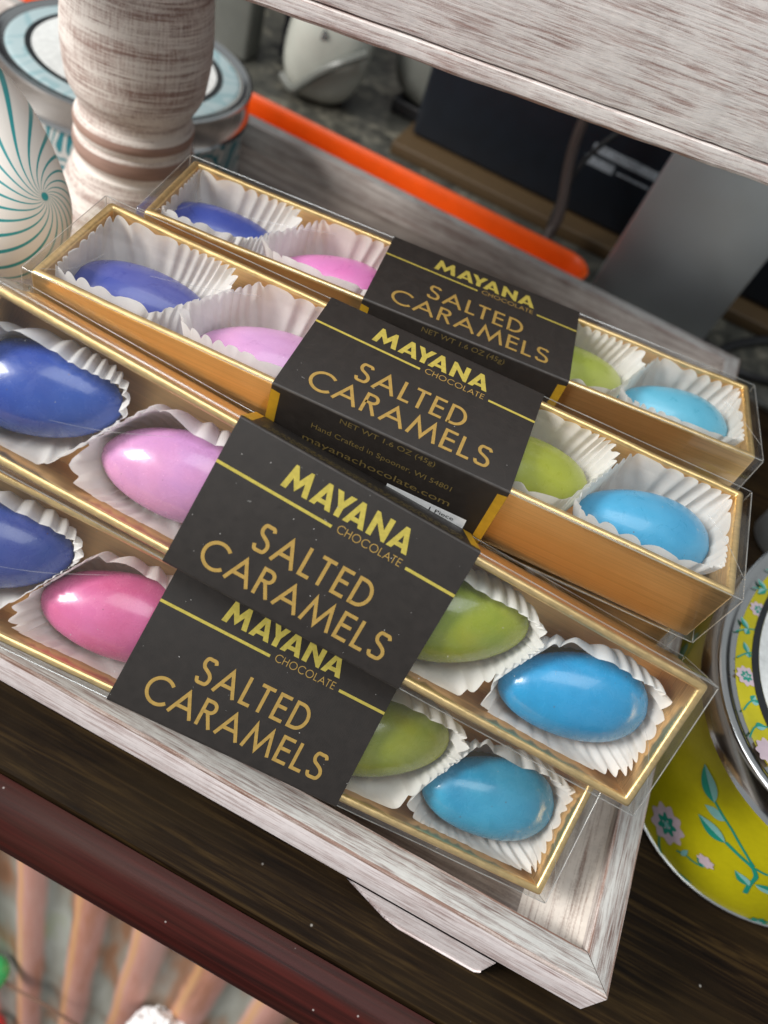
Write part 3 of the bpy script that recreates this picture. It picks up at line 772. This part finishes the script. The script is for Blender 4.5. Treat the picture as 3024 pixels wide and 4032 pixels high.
# specks of dust and lint on the front sleeves and covers
def dust(b, n, seed):
    rnd = random.Random(seed); m = MB()
    for _ in range(n):
        x, y = rnd.uniform(-90, 90), rnd.uniform(-18, 18); a = rnd.uniform(0, pi); l = rnd.choice([.06, .07, .08, .1, .13, .45]); w = .03 if l > .4 else l * .6
        on = abs(x - BOX[b][2]) < SL / 2
        z = BH + (.40 if on else .06); ca, sa = cos(a), sin(a)
        m.add([(x + u * ca * l - v * sa * w, y + u * sa * l + v * ca * w, z) for u, v in ((-1, -1), (1, -1), (1, 1), (-1, 1))], [(0, 1, 2, 3)])
    o = m.obj('dust_specks', M['lint'], None, False); o.parent = boxes[b]; o['kind'] = 'stuff'
for b, n in ((2, 30), (3, 70), (4, 50)): dust(b, n, b)

# ------------------------------------------------------------------ tins
def ell(cx, cy, a, b, th, k=0, n=96): return [(cx + (a + k) * cos(t) * cos(th) - (b + k) * sin(t) * sin(th), cy + (a + k) * cos(t) * sin(th) + (b + k) * sin(t) * cos(th)) for t in [2 * pi * q / n for q in range(n)]]
def tin(root, a, b, th, zb, zl, lidm, bodym, ring0, ring1, lh=11.0):
    """oval tin with a rolled steel lid; built round the root's origin"""
    def R_(k, z, n=96): return [(x, y, z) for x, y in ell(0, 0, a, b, th, k, n)]
    m = MB(); m.rings([R_(-1, zb), R_(0, zb + 1), R_(0, zl + 2)], 0, True, True, True); body = m.obj('tin_body', bodym, root)
    m = MB(); m.rings([R_(-.5, zb - .02), R_(.8, zb), R_(1.1, zb + .9), R_(.8, zb + 1.8), R_(.1, zb + 2)], 0, True); m.obj('base_rim', M['steel'], root)
    m = MB(); z1 = zl + lh
    m.rings([R_(.3, zl), R_(1.6, zl), R_(2.3, zl + .7), R_(2.0, zl + 1.5), R_(1.6, zl + 2.2), R_(1.6, z1 - 2.5), R_(2.2, z1 - 1.4), R_(2.0, z1 - .4), R_(1.2, z1), R_(0, z1 - .1), R_(-1.2, z1 - .8), R_(-2.6, z1 - 1.2), R_(-4.0, z1 - 1.2)], 0, True)
    lid = m.obj('tin_lid', M['steel'], root)
    m = MB(); m.rings([R_(-3.8, z1 - 1.15), R_(-4.4, z1 - .9), R_(-6, z1 - .6)], 0, True, False, True); m.obj('lid_print', lidm, lid)
    def sc(k, z): return [(x, y, z) for x, y in ell(0, 0, a * k, b * k, th, 0, 96)]
    m = MB(); m.rings([sc(ring1, z1 - .4), sc(ring0, z1 - .4)], 0, True); m.obj('lid_ring', M['label_black'], lid, False)
    m = MB(); m.rings([sc(ring0 - .002, z1 - .45), sc(ring0 * .5, z1 - .45)], 0, True, False, True); m.obj('lid_label', M['label_white'], lid, False)
    return body, lid, z1
lt = thing('gift_tin', (-320.6, 253.8, -13.2), 'oval tin with pale blue swirl lid and black ringed label, behind the turned post', 'tin')
tin(lt, 55.5, 52.0, .21, 0, 29.5, M['lid_blue'], M['tin_teal'], .735, .785, 15.0)
yt = thing('gift_tin', (69.2, 134.8, -32), 'yellow floral oval tin with a silver rimmed lid, right of the tray', 'tin')
YA, YB, YT = 87.8, 57.8, .97
body, lid, z1 = tin(yt, YA, YB, YT, .1, 51.7, M['tin_yellow'], M['tin_yellow'], .845, .878)
def flower(m, cx, cz, r, f):
    k = 44; P = [(cx + r * (1 + .13 * cos(9 * t)) * cos(t), cz + r * (1 + .13 * cos(9 * t)) * sin(t)) for t in [2 * pi * q / k for q in range(k)]]
    m.append((P, 0)); P = [(cx + r * .52 * (1 + .22 * cos(7 * t + 1)) * cos(t), cz + r * .52 * (1 + .22 * cos(7 * t + 1)) * sin(t)) for t in [2 * pi * q / k for q in range(k)]]; m.append((P, 1))
    P = [(cx + r * .2 * cos(t) + r * .05, cz + r * .16 * sin(t)) for t in [2 * pi * q / 12 for q in range(12)]]; m.append((P, 2))
    for q in range(4): m.append(([(cx + r * (.22 * cos(t_) ) + .4 * cos(a) , cz + r * .22 * sin(t_) + .4 * sin(a)) for t_ in [1.57 * q + .4] for a in [0, 1.57, 3.14, 4.71]], 0))
def leaf(m, x0, z0, x1, z1_, w, c1=1, c2=2):
    dx, dz = x1 - x0, z1_ - z0; l = hypot(dx, dz); nx, nz = -dz / l, dx / l
    up = [(x0 + dx * t + nx * w * sin(pi * t ** .8), z0 + dz * t + nz * w * sin(pi * t ** .8)) for t in [q / 12 for q in range(13)]]
    dn = [(x0 + dx * t - nx * w * sin(pi * t ** .8), z0 + dz * t - nz * w * sin(pi * t ** .8)) for t in [q / 12 for q in range(13)]]
    mid = [(x0 + dx * t, z0 + dz * t) for t in [q / 12 for q in range(13)]]
    m.append((up + mid[::-1], c1)); m.append((mid + dn[::-1], c2))
def stem(m, pts, w, c=1):
    P = [Vector((p[0], p[1])) for p in [(q.x, q.y) for q in spline([(a, b, 0) for a, b in pts], 6)]]
    L = []; R2 = []
    for i, p in enumerate(P):
        d = (P[min(i + 1, len(P) - 1)] - P[max(0, i - 1)]).normalized(); L.append((p.x - d.y * w / 2, p.y + d.x * w / 2)); R2.append((p.x + d.y * w / 2, p.y - d.x * w / 2))
    m.append((L + R2[::-1], c))
def poly_obj(name, shapes, mapf, parent):
    from mathutils.geometry import tessellate_polygon
    v = []; f = []; mi = []
    for k, (P, c) in enumerate(shapes):
        lift = .10 + .035 * (k % 12)
        for t in tessellate_polygon([[Vector((x, z, 0)) for x, z in P]]):
            a, b, c_ = [Vector(P[i]) for i in t]
            t = t if (b - a).cross(c_ - a) > 0 else (t[0], t[2], t[1])
            todo = [tuple(Vector(P[i]) for i in t)]
            while todo:
                A3 = todo.pop(); e = [(A3[i] - A3[(i + 1) % 3]).length for i in range(3)]; i = e.index(max(e))
                if e[i] > 2.6:
                    p, q, r = A3[i], A3[(i + 1) % 3], A3[(i + 2) % 3]; mid = (p + q) / 2; todo += [(p, mid, r), (mid, q, r)]
                else:
                    n1 = len(v); v += [mapf(a_.x, a_.y, lift) for a_ in A3]; f.append((n1, n1 + 1, n1 + 2)); mi.append(c)
    return mesh(name, v, f, [M['print_lilac'], M['print_teal'], M['print_aqua']], parent, False, mi)
# side print: first coordinate is arc length (mm) from the 180 degree point, second is height above the counter
TAB = [(180.0, 0.0)]; 
def pos(t, k=0):
    t = math.radians(t); return ((YA + k) * cos(t) * cos(YT) - (YB + k) * sin(t) * sin(YT), (YA + k) * cos(t) * sin(YT) + (YB + k) * sin(t) * cos(YT))
def ang(s):
    t = 180.0; acc = 0; st = .25 if s > 0 else -.25; p = pos(t)
    while acc < abs(s):
        t += st; q = pos(t); acc += hypot(q[0] - p[0], q[1] - p[1]); p = q
        if abs(t - 180) > 170: break
    return t
ANG = {i: ang(i / 2) for i in range(-160, 320)}
def side_map(x, z, lift):
    i = math.floor(x * 2); fr = x * 2 - i; i = max(-160, min(318, i)); t = ANG[i] * (1 - fr) + ANG[i + 1] * fr
    p = pos(t, lift); return (p[0], p[1], max(.3, z))
sh = []
def arcpos(deg):                                           # arc length of a parameter angle
    d = (deg - 180) if deg > 0 else (deg + 180); t = 180.0; p = pos(t); acc = 0; st = .25 if d > 0 else -.25
    for _ in range(int(abs(d) / .25)): t += st; q = pos(t); acc += hypot(q[0] - p[0], q[1] - p[1]); p = q
    return acc if d > 0 else -acc
G = lambda deg, z: (arcpos(deg), z + 32.0)
def flora(sh, dx):
    g = lambda d, z: (G(d, z)[0] + dx, G(d, z)[1])
    flower(sh, *g(174.6, -19.2), 6.4, 0)
    stem(sh, [g(176.5, -25.5), g(179.5, -29), g(-176.5, -31.0)], .8)
    leaf(sh, *g(176.5, 6.6), *g(166.2, 11.2), 3.0); leaf(sh, *g(-172.8, -.8), *g(176.6, -2.4), 2.6); leaf(sh, *g(-177.8, 5.6), *g(175.4, 2.2), 1.8, 2, 2)
    stem(sh, [g(176.2, 7.0), g(-178.5, 6.0), g(-174.5, 5.0), g(-168.0, 1.8), g(-163.3, -.8)], .9)
    stem(sh, [g(-172.8, -.8), g(-168.0, -1.0), g(-163.3, -1.6), g(-160.5, -4.5), g(-159, -10), g(-157.2, -15.6)], 1.3)
    stem(sh, [g(-163, -1.2), g(-160, -.5), g(-157.0, 1.5), g(-153, 6)], 1.0)
    leaf(sh, *g(-158.6, -10.6), *g(-164.8, -8.0), 1.9); leaf(sh, *g(-158.4, -8), *g(-150, -6), 2.2); leaf(sh, *g(-155, 3), *g(-150, 12), 2.6)
    P = [(g(-171, -14.6)[0] + 2.7 * (1 + .16 * cos(7 * t)) * cos(t), g(-171, -14.6)[1] + 2.2 * (1 + .16 * cos(7 * t)) * sin(t)) for t in [2 * pi * q / 28 for q in range(28)]]; sh.append((P, 0))
    leaf(sh, *g(-169.6, -18.0), *g(-173.4, -15.2), 1.4); stem(sh, [g(-177.5, -22.5), g(-175, -20.3), g(-172.5, -19.6), g(-170, -18)], .7)
    leaf(sh, *g(-174.2, -31.6), *g(-166.8, -28.8), 1.0); leaf(sh, *g(-175.6, -22), *g(-176, -17.5), .9, 2, 2)
    flower(sh, g(-145.5, -31)[0], g(-145.5, -31)[1] + 1.5, 5.6, 0)
for dx in (0, 62, 124, -66): flora(sh, dx)
poly_obj('floral_print', [(P, c) for P, c in sh if min(p[0] for p in P) > -78 and max(p[0] for p in P) < 150 and min(p[1] for p in P) > -2.5], side_map, body)
sh = []; rnd = random.Random(11)
for k in range(44):                                        # ring of print between rim and label
    t = 2 * pi * k / 44; jt = rnd.uniform(-1.6, 1.6); x, y = ell(0, 0, YA * .93 + jt, YB * .93 - 2.2 + jt, YT, 0, 44)[k]
    if k % 3 == 0: flower(sh, x, y, rnd.uniform(3.0, 3.9), 0)
    else:
        leaf(sh, x, y, x + 4 * cos(t * 2), y + 4 * sin(t * 2 + 1), 1.1); leaf(sh, x, y, x - 3.5 * cos(t * 3), y - 3.5 * sin(t * 2), 1.0); stem(sh, [(x - 5 * sin(t), y + 5 * cos(t)), (x, y), (x + 4, y + 2)], .5)
poly_obj('floral_print', sh, lambda x, y, l: (x, y, z1 - .58 + l * .3), lid)

# big egg-shaped gift box with swirls, left edge
ge = thing('egg_box', (-283, 118, -13.2), 'white egg shaped gift box with teal swirl stripes, left of the post', 'gift box')
U = Vector((.687, -.468, -.556)).normalized(); PO = Vector((0.848, -0.079, 0.524)).normalized()
Q = PO.to_track_quat('Z', 'Y').to_matrix(); Qi = Q.transposed()
Wd = U.orthogonal().normalized(); W2 = U.cross(Wd); rings = []; m = MB()
for i in range(1, 40):
    t = pi * i / 40; x = -cos(t); L = 24.5 if x > 0 else 47.0; r = 20.2 * sin(t)
    rings.append([Qi @ (U * (L * x) + Wd * (r * cos(p)) + W2 * (r * sin(p))) for p in [2 * pi * k / 64 for k in range(64)]])
m.rings(rings, 0, True, True, True)
e = m.obj('egg_shell', M['swirl_egg'], ge, True, None); e.rotation_euler = Q.to_euler(); e.location = (Vector((-263.0, 104.5, 52.5)) - Vector((-283, 118, -13.2))) * S

# ------------------------------------------------------------------ things on the granite behind
o = thing('orange_tray', (-200, 335, -30), 'long bright orange plastic tray with a rounded end, behind the wooden tray', 'tray')
m = MB()
def stad(x0, x1, y0, y1, r, z, n=10): return [(p[0] + (x0 + x1) / 2, p[1] + (y0 + y1) / 2, z) for p in rrect((x1 - x0) / 2, (y1 - y0) / 2, r, 0, n)]
X0, X1, Y0, Y1 = -600, -88, 321, 350
ringz = [(6, -29.8), (2, -28), (1.0, -11), (0, -8.4), (.5, -7.4), (1.6, -7.2), (2.2, -8.0), (3.5, -11), (5, -27), (9, -28)]
m.rings([stad(X0 + i, X1 - i, Y0 + i, Y1 - i, 14.5 - i, z) for i, z in ringz], 0, True, True, True)
q = m.obj('tray_shell', M['orange'], o); q.location = -o.location; o.location.z -= .0001
o = thing('silver_panel', (-50, 366, -30), 'plain silver metal panel standing upright behind the wooden tray', 'panel')
m = MB(); m.rbox(-83.5, -14.5, 352, 360, -30, 150, 1.2); q = m.obj('panel_sheet', M['silver_sheet'], o); q.location = -o.location; o.rotation_euler = (0, D(2.6), 0)
o = thing('equipment_box', (-60, 460, -30), 'blue black electronics case with a blurred pale label, standing on a brown board', 'electronics')
m = MB(); m.rbox(-226, 60, 418, 560, -21.5, 190, 3); q = m.obj('case_body', M['black_plastic'], o); q.location = -o.location
m = MB()
for (xa, xb, za, zb_) in ((-119, -78, 17.5, 22.5), (-121, -103, 10, 15), (-100, -80, 11.5, 12.6)):
    k = xa
    while k < xb: m.box(k, k + 1.3, 417.6, 417.9, za, zb_); k += 1.7
q = m.obj('printed_label', M['print_grey'], o, False); q.location = -o.location
m = MB(); m.rbox(-231, 70, 400, 565, -29.9, -22, 1); tag(m.obj('brown_board', M['brown_board']), 'brown wooden board under the black electronics case', 'board')
def cable(pts, r, mat, label, name='cable'):
    m = MB(); m.tube(spline(pts, 10), r, 8); return tag(m.obj(name, mat), label, 'cable')
cable([(-125, 395, 120), (-128, 392, 75), (-128, 388, 30), (-118, 378, -5), (-118, 372, -20), (-112, 366, -27)], 3.0, M['cable_brown'], 'dark brown cable hanging in front of the black electronics case')
cable([(-60, 405, 95), (-95, 396, 60), (-118, 390, 25), (-121, 380, -8), (-114, 372, -27), (-96, 366, -28)], 1.6, M['cable'], 'thin black cable crossing the brown one by the orange tray end')
cable([(70, 420, -27), (30, 400, -27), (5, 372, -27), (-6, 345, -28), (-2, 338, -28)], 2.6, M['cable'], 'black cable lying on the granite right of the silver panel')
cable([(90, 395, -27), (40, 360, -27), (10, 350, -27), (-10, 362, -27), (-30, 380, -27)], 2.0, M['cable'], 'thin black cable curling behind the silver panel')
# ivory device
o = thing('tabletop_device', (-293, 424, -30), 'rounded ivory plastic device with a dark hole and grey diagonal groove', 'device')
def blob(name, mat, c, a, parent, rot=(0, 0, 0), p=2.6):
    m = MB(); n, k = 32, 18; rings = []
    for i in range(1, k):
        t = pi * i / k; r = []
        for j in range(n):
            f = 2 * pi * j / n
            e_ = lambda v: math.copysign(abs(v) ** (2 / p), v)
            r.append((a[0] * e_(sin(t)) * e_(cos(f)), a[1] * e_(sin(t)) * e_(sin(f)), -a[2] * e_(cos(t))))
        rings.append(r)
    m.rings(rings, 0, True, True, True); q = m.obj(name, mat, parent, True, None); q.location = Vector(c) * S; q.rotation_euler = rot; return q
blob('device_body', M['device_white'], (0, 0, 33), (26, 21, 33), o, (0, .12, .5))
m = MB(); m.tube(spline([(-21, -14, 10), (-10, -20, 8), (-1, -22.5, 17), (8, -22.5, 27), (19, -19, 36), (28, -10, 42)], 8), 2.6, 8); m.obj('groove_trim', M['device_grey'], o)
m = MB(); m.tube([(-9, -12, 40), (-10, -20.5, 42)], 5.0, 16); m.obj('dark_hole', M['cable'], o)
m = MB(); m.tube([(3, -12, 44), (2.5, -21, 46)], 3.2, 14); m.obj('silver_button', M['steel'], o)
o = thing('grey_case', (-225, 470, -30), 'blurred grey rounded case between the ivory device and the electronics case', 'case')
blob('case_body', M['device_grey'], (0, 0, 42), (34, 26, 36), o, (0, .2, 0), 3.2)
m = MB(); m.rbox(-28, 28, -20, 20, 0.1, 10, 2); m.obj('case_base', M['cable'], o)
m = MB(); m.rbox(-372, -345, 420, 440, -29.9, 130, 3); tag(m.obj('grey_stand', M['device_grey']), 'grey upright blurred post behind the blue lidded tin', 'post')
m = MB(); m.rbox(-338, -310, 452, 500, -29.9, 40, 2); tag(m.obj('navy_carton', simple('navy_card', (.006, .007, .02), .6)), 'dark navy carton left of the ivory device', 'carton')
m = MB(); m.rbox(-310, -150, 590, 640, -29.9, 110, 3); tag(m.obj('dark_carton', simple('maroon_card', (.022, .008, .008), .6)), 'large dark maroon carton behind the ivory device', 'carton')
# right edge jars
o = thing('metal_canister', (52, 238, -32), 'blurred grey metal canister behind the yellow tin', 'canister')
m = MB(); m.rings([[(r * cos(t), r * sin(t), z) for t in [2 * pi * q / 40 for q in range(40)]] for r, z in ((15, .1), (16, 1), (16, 52), (14, 55), (13.6, 55))], 0, True, True, True); m.obj('canister_body', M['silver_sheet'], o)
o = thing('tan_jar', (72, 330, -32), 'tan jar with a blue lid at the right edge of the picture', 'jar')
m = MB(); m.rings([[(r * cos(t), r * sin(t), z) for t in [2 * pi * q / 40 for q in range(40)]] for r, z in ((26, .1), (28, 2), (28, 44), (24, 48))], 0, True, True, True); m.obj('jar_body', M['tan'], o)
m = MB(); m.rings([[(r * cos(t), r * sin(t), z) for t in [2 * pi * q / 40 for q in range(40)]] for r, z in ((25, 48.2), (25.5, 49), (25.5, 59), (24, 60))], 0, True, True, True); m.obj('jar_lid', M['blue_lid'], o)

# ------------------------------------------------------------------ light string in front of the counter
o = thing('light_string', (-186, -31, -334), 'brown wire with a green and a red bulb hanging before the rusty panel', 'string lights')
m = MB(); m.tube(spline([(-30, 2, 10), (0, 0, 0), (24, 0, 5), (44, 0, 1), (70, 1, -12), (100, 3, -40)], 8), .8, 6); m.obj('string_wire', M['wire'], o)
def bulbp(name, c, r, mat):
    m = MB(); prof = [(0.01, -1.5), (.5, -1.3), (.85, -.75), (1, 0), (.9, .6), (.62, 1.0), (.45, 1.15)]
    m.rings([[(r * a * cos(t), r * a * sin(t), r * z) for t in [2 * pi * q / 28 for q in range(28)]] for a, z in prof], 0, True, True, True)
    q = m.obj(name, mat, o); q.location = Vector(c) * S; q.rotation_euler = (.5, .3, 0)
bulbp('green_bulb', (-11, 1, -2), 9, M['bulb_green']); bulbp('red_bulb', (-14, -11, -138), 7.5, M['bulb_red'])
m = MB(); rings = []
for i in range(1, 40):
    t = pi * i / 40; r = []
    for k in range(64):
        p = 2 * pi * k / 64; d = Vector((sin(t) * cos(p), sin(t) * sin(p), cos(t))); q = 16 + 3.2 * noise.noise(d * 2.2) + 2.4 * noise.noise(d * 6) + 1.2 * noise.noise(d * 15); r.append(d * q)
    rings.append(r)
m.rings(rings, 0, True, True, True)
q = m.obj('white_pompom', M['fluff']); q.location = Vector((-99, -27, -276)) * S
tag(q, 'fluffy white pompom at the bottom edge in front of the rusty panel', 'pompom')
